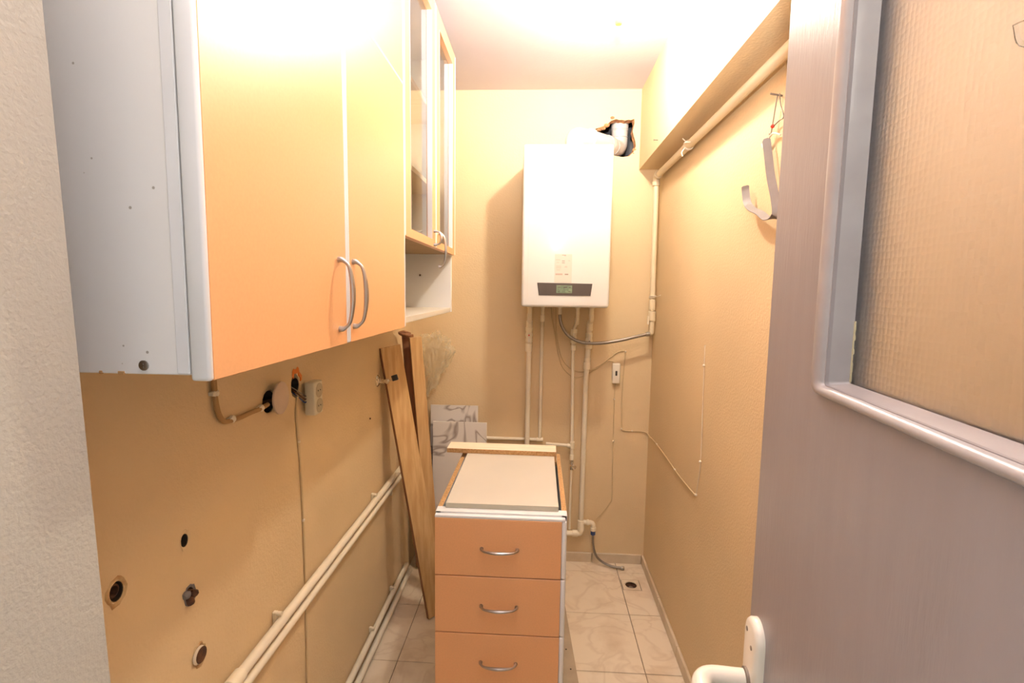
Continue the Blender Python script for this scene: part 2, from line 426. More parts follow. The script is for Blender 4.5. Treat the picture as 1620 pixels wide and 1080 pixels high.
bm = B(); box(bm, XD - .0175, XD - .0025, CY0 + .0005, CY0 + .0198, CB + .001, CT, .001, 1); obj('side_edge_band', bm, 'white_profile', wc)
bm = B(); box(bm, XL, XD - .003, CY2 - .019, CY2 - .001, CB, CT, .001, 1); obj('side_panel', bm, 'white_laminate', wc)
bm = B(); box(bm, XL, XD - .003, CY0 + .021, CY2 - .020, CB + .001, CB + .019); obj('bottom_panel', bm, 'white_laminate', wc)
bm = B(); box(bm, XL, XD - .003, CY0 + .021, CY2 - .020, CT - .018, CT); obj('top_panel', bm, 'white_laminate', wc)
bm = B(); box(bm, XL, XL + .006, CY0 + .021, CY2 - .020, CB + .02, CT - .02); obj('back_panel', bm, 'white_laminate', wc)
ZS = 2.018
d1 = solid_door(wc, CY0 - .002, CY1 - .0012, CB - .006, ZS - .002)
d2 = solid_door(wc, CY1 + .0012, CY2 - .001, CB - .006, ZS - .002)
for a, b in ((CY0 - .002, CY1 - .0012), (CY1 + .0012, CY2 - .001)):
    d = solid_door(wc, a, b, ZS + .002, CT)
    bm = B(); box(bm, XD, XF + .001, a + .009, b - .009, ZS - .0015, ZS + .0035, .001, 1); obj('bottom_edge_strip', bm, 'white_profile', d)
bow_handle(d1, (XF, .893, 1.548), (XF, .893, 1.424), (1, 0, 0))
bow_handle(d2, (XF, .963, 1.548), (XF, .963, 1.424), (1, 0, 0))
bm = lathe(B(), [(.0058, 0), (.0058, .0012), (.004, .002)], (-.437, CY0 + .0022, 1.410), (0, -1, 0), 14)
box(bm, -.4395, -.4345, CY0 - .0004, CY0 + .001, 1.4093, 1.4107); box(bm, -.4377, -.4363, CY0 - .0004, CY0 + .001, 1.4075, 1.4125)
obj('screw', bm, 'steel', wc)
for x, w in ((-.468, .008), (-.49, .004)):
    bm = B(); box(bm, x, x + w, CY0 + .0012, CY0 + .004, CB - .0006, CB + .003, .0006, 1); obj('chipped_edge', bm, 'chipboard', wc)

# ------------------------------------------------------------------ glass-door cabinet with open niche
gc = thing('glass_cabinet', (-.53, 1.73, CB), 'white wall cabinet with glazed orange doors above an open niche', 'cabinet')
bm = B(); box(bm, XL, XD - .003, CY2 + .001, CY2 + .017, CB, CT); obj('side_panel', bm, 'white_laminate', gc)
bm = B(); box(bm, XL, XD + .008, CY4 - .018, CY4, CB, CT, .001, 1); obj('side_panel', bm, 'white_laminate', gc)
for z, nm in ((CB, 'bottom_shelf'), (GZ, 'niche_top'), (CT - .018, 'top_panel')):
    bm = B(); box(bm, XL, (XD + .006) if z == CB else XD - .003, CY2 + .018, CY4 - .019, z, z + .018, .001, 1); obj(nm, bm, {'bottom_shelf': 'grey_panel', 'niche_top': 'niche_brown', 'top_panel': 'white_laminate'}[nm], gc)
for z in (1.885, 2.165):
    bm = B(); box(bm, XL + .008, XD - .05, CY2 + .018, CY4 - .019, z, z + .016); obj('shelf', bm, 'wood_strip', gc)
bm = B(); box(bm, XL, XL + .006, CY2 + .018, CY4 - .019, CB + .019, CT - .02); obj('back_panel', bm, 'white_laminate', gc)
def glass_door(y0, y1):
    bm = B(); st = .062; z0, z1 = GZ - .002, CT
    slab_with_holes(bm, [(y0 + .0083, z0), (y1 - .0083, z0), (y1 - .0083, z1), (y0 + .0083, z1)],
                    [[(y0 + st, z0 + .024), (y1 - st, z0 + .024), (y1 - st, z1 - .05), (y0 + st, z1 - .05)]], lambda u, v, d: (XF - d, u, v), XF - XD)
    dr = obj('door', bm, 'orange_laminate', gc, False)
    edge_strip(dr, y0, z0, z1, -1); edge_strip(dr, y1, z0, z1, 1)
    for ya in (y0 + st, y1 - st - .0012):
        bm = B(); box(bm, XD + .0055, XF + .0006, ya, ya + .0012, z0 + .0245, z1 - .0505); obj('opening_lining', bm, 'white_profile', dr)
    bm = B(); box(bm, XD + .001, XD + .005, y0 + st - .004, y1 - st + .004, z0 + .020, z1 - .046)
    g = obj('glass_pane', bm, 'clear_glass', dr); g['label'] = 'clear glass pane'
    return dr
g1 = glass_door(CY2 + .001, CY3 - .001)
g2 = glass_door(CY3 + .001, CY4)
bow_handle(g1, (XF, 1.715, 1.690), (XF, 1.715, 1.645), (1, 0, 0))
bow_handle(g2, (XF, 1.795, 1.690), (XF, 1.795, 1.575), (1, 0, 0))
bm = lathe(B(), [(.004, 0), (.003, .003)], (-.505, CY4 - .018, 1.553), (0, -1, 0), 10); obj('shelf_pin', bm, 'rust', gc)

# ------------------------------------------------------------------ drawer unit
dx0, dx1, dyf, dyc, dyb, dz = -.305, .0965, 1.45, 1.469, 2.045, .822
du = thing('drawer_unit', (-.105, 1.75, 0), 'orange drawer base unit without a worktop, standing on the tiles', 'drawer unit')
for a, b in ((dx0, dx0 + .016), (dx1 - .016, dx1)):
    bm = B(); box(bm, a, b, dyc, dyb, .0, dz - .001); sp = obj('side_panel', bm, 'white_laminate', du)
    bm = B(); box(bm, a + .0004, b - .0004, dyc + .034, dyb - .0005, dz - .0015, dz + .0004); obj('raw_top_edge', bm, 'chipboard', sp)
bm = B(); box(bm, dx0 + .017, dx1 - .017, dyb - .016, dyb, .10, dz - .012); obj('back_panel', bm, 'white_laminate', du)
bm = B(); box(bm, dx0 + .0005, dx1 - .0005, dyc, dyc + .034, dz - .016, dz + .001, .0012, 1); obj('front_rail', bm, 'white_laminate', du)
bm = B(); box(bm, dx0 + .017, dx1 - .017, dyb - .09, dyb - .017, dz - .020, dz - .003); obj('rear_rail', bm, 'chipboard', du)
bm = B(); box(bm, dx0 + .017, dx1 - .017, dyc, dyb - .017, .10, .118); obj('bottom_panel', bm, 'white_laminate', du)
bm = B(); box(bm, dx0 + .017, dx1 - .017, dyc + .05, dyc + .066, .0, .098); obj('plinth', bm, 'white_laminate', du)
zz = [.811, .627, .441, .255, .105]
for k in range(4):
    zt, zb = zz[k] - .0015, zz[k + 1] + .0015
    bm = B(); box(bm, dx0 + .0015, dx1 - .0165, dyf, dyc - .001, zb, zt, .001, 1); dr = obj('drawer', bm, 'orange_laminate', du)
    bm = B(); box(bm, dx1 - .0163, dx1 - .003, dyf + .0005, dyc - .001, zb, zt, .005, 3); obj('edge_strip', bm, 'white_profile', dr)
    if k == 0:
        bm = B(); box(bm, dx0 + .001, dx1 - .006, dyf + .0006, dyc - .001, zt + .0002, zt + .0085, .002, 2); obj('top_edge_strip', bm, 'white_profile', dr)
    bm = B(); box(bm, dx0 + .03, dx1 - .03, dyc, dyc + .40, zb + .02, zt - .05); obj('drawer_box', bm, 'white_laminate', dr)
    zc = zt - .092 if k < 3 else zt - .07
    bow_handle(dr, (-.160, dyf, zc), (-.052, dyf, zc), (0, -1, 0), .027)
# loose panel lying in the open top, strip of board across the back
bm = B(); box(bm, -.278, .0705, 1.492, 2.020, .8232, .8392, .0008, 1)
lp = tag(obj('loose_panel', bm, 'grey_panel'), 'off white laminated panel lying in the open top of the drawer unit', 'panel')
bm = B(); box(bm, -.2778, .0703, 1.4912, 1.4925, .8235, .8389); obj('cut_edge', bm, 'grey_edge', lp)
t = thing('wood_strip', (-.14, 2.0, .8396), 'short pale wooden strip laid across the back of the drawer unit', 'wood strip')
bm = B(); box(bm, -.22, .22, -.042, .042, 0, .019, .0015, 1); bm.transform(Matrix.Translation((-.141, 2.005, .8396)) @ Matrix.Rotation(R(-1.2), 4, 'Z')); obj('board', bm, 'wood_strip', t)
bm = B(); box(bm, -.2195, .2195, -.0428, -.0415, .0006, .0180); bm.transform(Matrix.Translation((-.141, 2.005, .8396)) @ Matrix.Rotation(R(-1.2), 4, 'Z')); obj('raw_edge', bm, 'chipboard', t)
# board lying flat on the tiles along the unit
fb = thing('floor_board', (.15, 1.8, .001), 'flat grubby board lying on the tiles along the drawer unit', 'board')
mt = Matrix.Translation((.2005, 1.40, .0012)) @ Matrix.Rotation(R(3.4), 4, 'Z')
bm = B(); box(bm, -.063, 0, 0, .86, 0, .012, .001, 1); bm.transform(mt); obj('plank', bm, 'board_grubby', fb)
for x, y in ((-.030, .36), (-.022, .46), (-.028, .57)):  # small dark discs standing for dirt dots on the board
    bm = lathe(B(), [(.0035, 0), (.0035, .0004)], (x, y, .0121), (0, 0, 1), 10); bm.transform(mt); obj('dirt_dot', bm, 'hole_dark', fb)

# ------------------------------------------------------------------ boiler
bl = thing('boiler', (.115, 2.49, 1.42), 'white wall-hung combi boiler with dark control strip', 'boiler')
bx0, bx1, by0, by1, bz0, bz1 = -.084, .316, 2.32, 2.655, 1.420, 2.143
bm = B(); box(bm, bx0, bx1, by0, by1, bz0, bz1)
bmesh.ops.bevel(bm, geom=[e for e in bm.edges if abs(e.verts[0].co.y - e.verts[1].co.y) < 1e-4 and e.verts[0].co.y < by0 + .01 or abs(e.verts[0].co.y - e.verts[1].co.y) > .1], offset=.013, segments=5, affect='EDGES', profile=.5)
obj('casing', bm, 'boiler_white', bl)
for a, b in ((bz1 - .09, bz1 - .05), (bz0 + .04, bz0 + .07)):
    bm = B(); box(bm, bx0 + .02, bx1 - .02, by1, YB - .0005, a, b); obj('wall_bracket', bm, 'steel', bl)
bm = B(); yy = by0 - .0022
q = [(-.012, 1.5305), (.238, 1.5285), (.231, 1.4735), (-.004, 1.4735)]
f1 = [bm.verts.new((x, yy, z)) for x, z in q]; f2 = [bm.verts.new((x, by0 + .003, z)) for x, z in q]
bm.faces.new(f1); bm.faces.new(f2[::-1])
for k in range(4): bm.faces.new((f1[k], f1[(k + 1) % 4], f2[(k + 1) % 4], f2[k]))
cp = obj('control_panel', bm, 'boiler_panel', bl)
bm = B(); box(bm, .075, .147, yy - .0008, yy + .001, 1.4845, 1.5195, .0004, 1); obj('display', bm, 'lcd', cp)
for k, (x, z, w, h) in enumerate(((.082, 1.510, .012, .003), (.108, 1.5085, .016, .005), (.132, 1.508, .009, .004), (.082, 1.490, .01, .003), (.130, 1.490, .01, .003))):
    bm = B(); box(bm, x, x + w, yy - .0012, yy - .0006, z, z + h); obj('display_mark', bm, 'boiler_panel', cp)
bm = B(); box(bm, .066, .1435, by0 - .0008, by0 + .001, 1.5315, 1.6600); st = obj('sticker', bm, 'sticker', bl); st['label'] = 'pale paper energy sticker with small print'
for x, z, w, h, m in ((.098, 1.6545, .018, .0025, 'print_grey'), (.108, 1.651, .008, .0018, 'print_grey'), (.070, 1.633, .020, .0022, 'print_faint'), (.098, 1.6275, .013, .0035, 'print_grey'),
                      (.098, 1.6195, .013, .0032, 'print_grey'), (.074, 1.622, .011, .0018, 'print_faint'), (.126, 1.630, .009, .0018, 'print_faint'), (.112, 1.6045, .010, .002, 'print_faint'),
                      (.110, 1.6005, .013, .002, 'print_faint'), (.072, 1.606, .022, .0016, 'print_faint'), (.072, 1.601, .024, .0016, 'print_faint'), (.072, 1.596, .022, .0016, 'print_faint'),
                      (.074, 1.588, .017, .002, 'print_faint'), (.070, 1.5655, .032, .008, 'print_faint'), (.112, 1.5665, .016, .006, 'print_grey')):
    bm = B(); box(bm, x, x + w, by0 - .0011, by0 - .0007, z, z + h); obj('print_line', bm, m, st)
bm = B()
box(bm, .0775, .083, by0 - .0006, by0 + .0008, 2.031, 2.0345)
for k in range(11):
    h = .0055 if k in (0, 2, 6, 9) else .004
    box(bm, .0935 + k * .0052, .0972 + k * .0052, by0 - .0006, by0 + .0008, 2.0295, 2.0295 + h)
obj('logo', bm, 'print_faint', bl)
bm = B(); box(bm, bx0 + .0275, bx0 + .0285, by0 - .0002, by0 + .001, bz0 + .03, bz1 - .2); obj('casing_seam', bm, 'sticker', bl)
for x, r in ((-.048, .012), (.018, .009), (.106, .009), (.196, .010), (.267, .012)):
    bm = lathe(B(), [(r, 0), (r, .03), (r * 1.25, .031), (r * 1.25, .045)], (x, 2.60, 1.375), (0, 0, 1), 14); obj('pipe_stub', bm, 'pipe_fitting', bl)
bm = lathe(B(), [(.05, 0), (.05, .012), (.044, .016)], (.15, 2.49, bz1), (0, 0, 1), 24); obj('flue_collar', bm, 'flue_white', bl)

# flue
fl = thing('flue_pipe', (.15, 2.49, 2.16), 'white elbowed flue pipe from the boiler into the broken hole', 'flue')
p = fillet([(.15, 2.49, 2.158), (.15, 2.49, 2.223), (.235, 2.545, 2.226)], .055, 8); tube(bm := B(), p, .043, 24); obj('elbow', bm, 'flue_white', fl)
tube(bm := B(), [(.222, 2.536, 2.2256), (.34, 2.655, 2.2285)], .0405, 24); obj('straight_pipe', bm, 'flue_white', fl)
p = fillet([(.32, 2.634, 2.228), (.402, 2.765, 2.232), (.402, 2.765, 2.335)], .075, 10); tube(bm := B(), p, .0425, 24); obj('elbow', bm, 'flue_white', fl)
tube(bm := B(), [(.402, 2.765, 2.325), (.402, 2.765, 2.55)], .0445, 24); obj('riser', bm, 'flue_white', fl)
def ring(parent, c, ax, r, w, m, name='ring'):
    bm = lathe(B(), [(r - .002, -w / 2), (r, -w / 2 + .0005), (r, w / 2 - .0005), (r - .002, w / 2)], c, ax, 24); return obj(name, bm, m, parent)
ring(fl, (.228, 2.541, 2.2258), (.118, .119, .003), .0475, .016, 'flue_white', 'collar')
ring(fl, (.402, 2.765, 2.292), (0, 0, 1), .0455, .004, 'flue_ring'); ring(fl, (.402, 2.765, 2.332), (0, 0, 1), .0465, .004, 'flue_ring')
ring(fl, (.355, 2.689, 2.2285), (.075, .12, .003), .0436, .004, 'flue_ring')

# ------------------------------------------------------------------ pipes under the boiler
YP = 2.652
def coupling(parent, c, r, L, ax=(0, 0, 1), m='pipe_fitting', name='coupling'):
    bm = lathe(B(), [(r - .002, -L / 2), (r, -L / 2 + .002), (r, L / 2 - .002), (r - .002, L / 2)], c, ax, 16); return obj(name, bm, m, parent)
def pipe(parent, pts, r, fil=.02, m='pipe_cream', name='pipe', seg=14):
    return obj(name, tube(B(), fillet(pts, fil) if len(pts) > 2 else pts, r, seg), m, parent)
def ball_valve(parent, x, y, z, r, h, flip=1):
    bm = lathe(B(), [(r * .8, -h / 2), (r, -h * .46), (r, -h * .25), (r * .85, -h * .2), (r * 1.1, 0), (r * .85, h * .2), (r, h * .25), (r, h * .46), (r * .8, h / 2)], (x, y, z), (0, 0, 1), 16)
    v = obj('valve', bm, 'pipe_fitting', parent)
    bm = B(); box(bm, x - .006, x + .006, y - r * 1.1 - .014, y - r * 1.1 - .008, z - h * .45 * flip if flip > 0 else z - .01, z + .01 if flip > 0 else z + h * .45, .002, 1)
    obj('lever', bm, 'switch_white', v)
    bm = lathe(B(), [(.004, 0), (.004, .007)], (x, y - r * 1.1 - .008, z), (0, -1, 0), 10); obj('screw', bm, 'red_plastic' if flip > 0 else 'black_plastic', v)
    return v
a = thing('heating_pipe', (-.053, YP, 0), 'thick cream pipe with a valve under the boiler, behind the drawer unit', 'pipe')
pipe(a, [(-.049, 2.60, 1.376), (-.049, 2.60, 1.345), (-.050, YP, 1.335), (-.055, YP, .055)], .0135)
coupling(a, (-.050, YP, 1.312), .0165, .05); ball_valve(a, -.051, YP, 1.262, .0185, .085); coupling(a, (-.0525, YP, 1.195), .018, .045)
a = thing('thin_water_pipe', (.017, YP, 0), 'thin cream pipe dropping from the boiler to a sideways branch', 'pipe')
pipe(a, [(.018, 2.60, 1.376), (.018, 2.60, 1.345), (.0165, 2.677, 1.31), (.016, 2.677, .690), (-.30, 2.677, .690)], .0088, .015)
coupling(a, (.018, 2.60, 1.352), .0115, .035); coupling(a, (.016, 2.677, .690), .0115, .035, (1, 0, 0)); 
a = thing('cold_water_pipe', (.19, YP, 0), 'cream pipe from the boiler ending in a chrome stop valve', 'pipe')
pipe(a, [(.196, 2.60, 1.376), (.196, 2.60, 1.34), (.184, YP, 1.30), (.181, YP, 1.162), (.190, YP, .60)], .0088, .02)
pipe(a, [(.190, YP, .668), (.05, YP, .675)], .0088, name='branch_pipe')
coupling(a, (.194, 2.62, 1.338), .012, .035); coupling(a, (.184, YP - .002, 1.285), .0165, .022)
ball_valve(a, .182, YP, 1.250, .0160, .06, -1); coupling(a, (.1815, YP, 1.198), .0135, .03)
coupling(a, (.190, YP, .672), .0125, .04); coupling(a, (.174, YP, .668), .0120, .02, (1, 0, 0))
coupling(a, (.190, YP, .605), .0115, .03)
bm = lathe(B(), [(.008, 0), (.011, .003), (.011, .016), (.007, .018), (.007, .03), (.012, .032), (.012, .05), (.008, .053)], (.190, YP, .535), (0, 0, 1), 12)
v = obj('stop_valve', bm, 'chrome', a)
bm = lathe(B(), [(.005, 0), (.005, .02), (.011, .021), (.011, .03), (.006, .033)], (.190, YP - .006, .56), (.5, -.85, 0), 12); obj('valve_knob', bm, 'chrome', v)
pipe(a, [(.189, YP, .54), (.187, YP, .20)], .0062, name='lower_pipe')
a = thing('return_pipe', (.25, YP, 0), 'long thick cream pipe down to the elbow joint above the skirting', 'pipe')
pipe(a, [(.267, 2.60, 1.376), (.267, 2.60, 1.345), (.265, YP, 1.335), (.253, YP, 1.03), (.249, YP, .215)], .0135)
coupling(a, (.265, YP, 1.31), .0165, .045); ball_valve(a, .2625, YP, 1.235, .0185, .085, -1); coupling(a, (.258, YP, 1.135), .0165, .02); coupling(a, (.257, YP, 1.105), .018, .04)
coupling(a, (.249, YP, .225), .0185, .06); pipe(a, [(.249, YP, .205), (.249, YP, .178), (.17, YP, .178)], .0145, .02, 'pipe_fitting', 'elbow')
coupling(a, (.218, YP, .178), .0185, .03, (1, 0, 0)); pipe(a, [(.255, YP, .243), (.316, YP, .243), (.316, YP, .205)], .0125, .02, 'pipe_fitting', 'elbow')
coupling(a, (.286, YP, .243), .0155, .014, (1, 0, 0)); coupling(a, (.316, YP, .207), .0155, .02)
# drain hose
hz = thing('drain_hose', (.40, 2.63, 0), 'dark flexible hose curving from the elbow joint to the floor drain', 'hose')
bm = tube(B(), spline([(.316, YP, .185), (.318, YP - .002, .12), (.335, YP - .012, .062), (.375, 2.635, .026), (.425, 2.622, .013), (.472, 2.612, .0125)], 8), .0065, 10); obj('hose', bm, 'braid', hz)
bm = lathe(B(), [(.009, 0), (.013, .004), (.013, .02), (.010, .024)], (.316, YP, .172), (0, 0, 1), 12); obj('blue_nut', bm, 'blue_plastic', hz)
bm = lathe(B(), [(.008, 0), (.0105, .002), (.0105, .012), (.008, .016)], (.468, 2.613, .0125), (1, -.2, 0), 12); obj('end_nut', bm, 'steel', hz)
# gas hose
gh = thing('gas_hose', (.3, 2.6, 1.25), 'braided steel gas hose slung between the boiler and the corner pipe', 'hose')
bm = tube(B(), spline([(.106, 2.60, 1.372), (.109, 2.60, 1.345), (.120, 2.598, 1.310), (.150, 2.596, 1.268), (.190, 2.594, 1.243), (.245, 2.592, 1.230), (.330, 2.592, 1.232), (.420, 2.594, 1.248), (.500, 2.598, 1.268), (.552, 2.602, 1.280)], 8), .0085, 12); obj('braided_hose', bm, 'braid', gh)
coupling(gh, (.556, 2.602, 1.281), .0115, .022, (1, 0, .12), 'steel', 'end_nut')
# floor drain
fd = thing('floor_drain', (.497, 2.477, -.03), 'square floor drain with a round dished grate in the tiles', 'floor drain')
x0, x1, y0, y1 = DR
bm = slab_with_holes(B(), [(x0 + .003, y0 + .003), (x1 - .003, y0 + .003), (x1 - .003, y1 - .003), (x0 + .003, y1 - .003)], [circ(.497, 2.477, .029, .029, 24)], lambda u, v, d: (u, v, .0003 - d), .004); obj('drain_frame', bm, 'floor_tile', fd)
bm = lathe(B(), [(.038, 0), (.036, -.012), (.026, -.022), (.004, -.024)], (.497, 2.477, -.001), (0, 0, 1), 24, False); obj('drain_cup', bm, 'rust', fd)
bm = lathe(B(), [(.014, -.022), (.011, -.012), (.002, -.010)], (.497, 2.477, 0), (0, 0, 1), 12); obj('drain_plug', bm, 'steel', fd)
bm = B(); box(bm, x0 - .01, x1 + .01, y0 - .01, y1 + .01, -.06, -.05); obj('drain_base', bm, 'hole_dark', fd)

# ------------------------------------------------------------------ gas pipe along the beam wall, down the corner
gp = thing('gas_pipe', (.57, 2.0, 1.3), 'cream painted gas pipe under the beam and down the corner', 'pipe')
pipe(gp, [(.568, -.075, 2.066), (.568, 2.60, 2.066)], .0155, m='painted_pipe', name='long_pipe')
pipe(gp, [(.568, 2.59, 2.066), (.568, 2.612, 2.066), (.568, 2.612, 2.03)], .0165, .02, 'painted_pipe', 'elbow')
pipe(gp, [(.568, 2.612, 2.04), (.575, 2.615, 1.40)], .0135, m='painted_pipe', name='drop_pipe')
coupling(gp, (.568, 2.612, 2.030), .019, .022, m='painted_pipe'); coupling(gp, (.568, 2.575, 2.066), .020, .022, (0, 1, 0), 'painted_pipe')
coupling(gp, (.5745, 2.615, 1.43), .0165, .05, m='painted_pipe'); coupling(gp, (.575, 2.615, 1.372), .0195, .05, m='painted_pipe')
pipe(gp, [(.575, 2.615, 1.35), (.575, 2.615, 1.285), (.560, 2.604, 1.283)], .0145, .02, 'painted_pipe', 'elbow')
bm = B(); box(bm, .548, .554, 2.575, 2.600, 1.330, 1.375, .002, 1); v = obj('valve_lever', bm, 'orange_plastic' if False else 'pipe_fitting', gp)
# string ties
def tie(c, r, ax, ends, label, where):
    t = thing('string_tie', c, label, 'string')
    c = Vector(c); ax = Vector(ax).normalized(); n1 = ax.orthogonal().normalized(); n2 = ax.cross(n1)
    pts = [c + (n1 * math.cos(k * .55) + n2 * math.sin(k * .55)) * (r + .0022) + ax * (k * .0007 - .008) for k in range(24)]
    obj('loop', tube(B(), pts, .0026, 6), 'string_cream', t)
    for e in ends: obj('loose_end', tube(B(), spline([c + Vector(q) for q in e], 5), .0024, 6), 'string_cream', t)
tie((.568, 2.066, 2.066), .0155, (0, 1, 0), [[(-.014, 0, -.010), (-.028, -.01, -.03), (-.024, -.01, -.045)], [(-.010, 0, .012), (-.022, .012, .028)], [(-.016, 0, -.006), (-.03, -.05, -.005), (-.02, -.085, -.012)]], 'knotted string tied around the gas pipe under the beam', 'beam')
tie((.5735, 2.614, 1.470), .0138, (0, 0, 1), [[(.005, -.016, 0), (.015, -.05, .004), (.016, -.10, .010)]], 'knotted string tied around the corner gas pipe above its valve', 'corner')
bm = tube(B(), [(.4955, 2.28, 2.146), (.478, 2.275, 2.145)], .0022, 8); lathe(bm, [(.004, 0), (.004, .0015)], (.4775, 2.275, 2.145), (-1, 0, 0), 8)
tag(obj('nail', bm, 'wire_grey'), 'small nail sticking out of the beam face', 'nail')

# ------------------------------------------------------------------ strap on a wire hook, right wall
sh = thing('wire_hook', (.59, 1.36, 1.95), 'bent wire hanger with a red bead on a nail beside the door', 'hook')
XW = XR - .006
bm = tube(B(), [(XR - .0005, 1.362, 1.993), (XR - .03, 1.362, 1.998)], .0025, 8); obj('nail', bm, 'wire_grey', sh)
bm = tube(B(), spline([(XW - .004, 1.366, 1.996), (XW - .004, 1.375, 1.965), (XW - .004, 1.388, 1.915), (XW - .004, 1.396, 1.906), (XW - .004, 1.40, 1.912)], 6), .0016, 6)
tube(bm, spline([(XW - .004, 1.356, 1.996), (XW - .004, 1.345, 1.965), (XW - .004, 1.325, 1.93), (XW - .004, 1.35, 1.928), (XW - .004, 1.384, 1.923)], 6), .0016, 6); obj('bent_wire', bm, 'wire_grey', sh)
bm = B(); bmesh.ops.create_uvsphere(bm, u_segments=12, v_segments=8, radius=.0052); bm.transform(Matrix.Translation((XW - .005, 1.381, 1.925))); obj('bead', bm, 'red_plastic', sh)
bm = tube(B(), spline([(XW - .002, 1.445, 1.898), (XW - .004, 1.43, 1.886), (XW - .006, 1.405, 1.895), (XW - .006, 1.375, 1.905), (XW - .004, 1.335, 1.890)], 6), .0028, 6); obj('clip', bm, 'string_cream', sh)
def ribbon(pts, wdir, w, th):
    P = spline(pts, 8); bm = B(); rows = []
    for i, p in enumerate(P):
        t = (P[min(i + 1, len(P) - 1)] - P[max(i - 1, 0)]).normalized(); wv = Vector(wdir); wv = (wv - t * wv.dot(t)).normalized(); nv = t.cross(wv)
        ww = w * (0.6 if i in (0, len(P) - 1) else 1)
        rows.append([bm.verts.new(p + wv * a * ww / 2 + nv * b * th / 2) for a, b in ((-1, -1), (1, -1), (1, 1), (-1, 1))])
    for a, b in zip(rows, rows[1:]):
        for k in range(4): bm.faces.new((a[k], a[(k + 1) % 4], b[(k + 1) % 4], b[k]))
    bm.faces.new(rows[0][::-1]); bm.faces.new(rows[-1]); return bm
bm = ribbon([(XW - .012, 1.398, 1.900), (XW - .012, 1.378, 1.85), (XW - .013, 1.352, 1.79), (XW - .014, 1.318, 1.73), (XW - .018, 1.300, 1.69), (XW - .026, 1.325, 1.684), (XW - .026, 1.375, 1.706), (XW - .024, 1.43, 1.724), (XW - .020, 1.475, 1.748), (XW - .018, 1.497, 1.782), (XW - .018, 1.502, 1.800)], (.8, -.55, .15), .020, .0018)
tag(obj('grey_strap', bm, 'strap_grey'), 'grey strap hanging from the wire hook and curling up', 'strap')

# ------------------------------------------------------------------ cables and boxes on the back and right walls
def cable(name, pts, r, label, m='cable_cream', clips=(), out=(0, -1, 0), n=6, smooth=True):
    t = thing(name, pts[len(pts) // 2], label, 'cable')
    obj('wire', tube(B(), spline(pts, n) if smooth else pts, r, 8), m, t)
    for c in clips:
        bm = B(); bmesh.ops.create_uvsphere(bm, u_segments=8, v_segments=6, radius=.0052); bm.transform(Matrix.Translation(c)); obj('clip', bm, 'string_cream', t)
    return t
YW = 2.686
cable('boiler_cable', [(.060, 2.62, 1.42), (.066, 2.66, 1.36), (.085, YW, 1.27), (.097, YW, 1.20), (.122, YW, 1.105), (.165, YW, 1.050), (.215, YW, 1.035), (.28, YW, 1.062), (.34, YW, 1.105), (.375, YW, 1.127), (.400, 2.672, 1.122)], .0028, 'thin cable looping from the boiler to the switch box')
cable('meter_cable', [(.080, 2.62, 1.42), (.086, 2.66, 1.37), (.098, 2.684, 1.24), (.130, 2.684, 1.13), (.185, 2.684, 1.075), (.25, 2.684, 1.068), (.32, 2.684, 1.095), (.38, 2.684, 1.145), (.42, YW, 1.175), (.452, YW, 1.182), (.461, YW, 1.170), (.458, YW, 1.12), (.453, YW, 1.03), (.452, YW, .90), (.455, YW, .775), (.462, YW, .752), (.511, YW, .748), (.560, YW, .748), (.590, 2.682, .740), (.595, 2.64, .735), (.596, 2.50, .742), (.596, 2.30, .740), (.596, 2.10, .735), (.596, 1.95, .738), (.596, 1.862, .742)], .0030, 'long cable from the boiler around the corner along the beam wall', clips=[(.461, YW, 1.178), (.455, YW, .760), (.511, YW, .750), (.596, 2.48, .742), (.596, 2.14, .737)])
cable('bell_wire', [(.5965, 1.850, .745), (.5965, 1.845, .755), (.5965, 1.820, .86), (.5965, 1.818, .95), (.5965, 1.828, 1.10), (.5965, 1.834, 1.236), (.5965, 1.837, 1.31)], .0016, 'thin white wire running straight up the beam wall', 'string_cream', clips=[(.595, 1.846, .748), (.595, 1.817, .885), (.595, 1.833, 1.236)])
cable('earth_wire', [(.413, 2.682, 1.005), (.412, YW, .95), (.412, YW, .80), (.414, YW, .60), (.416, YW, .38), (.405, YW, .34), (.370, YW, .29), (.330, 2.672, .255)], .0022, 'thin wire from the switch box down to the elbow joint', clips=[(.411, YW, .92), (.414, YW, .69)])
sb = thing('switch_box', (.412, 2.67, 1.06), 'small white switch box on the end wall below the gas hose', 'switch')
bm = B(); box(bm, .392, .434, 2.662, YB - .0005, 1.008, 1.118, .007, 3); obj('case', bm, 'switch_white', sb)
bm = B(); box(bm, .408, .418, 2.6585, 2.664, 1.052, 1.078, .002, 1); obj('toggle', bm, 'black_plastic', sb)

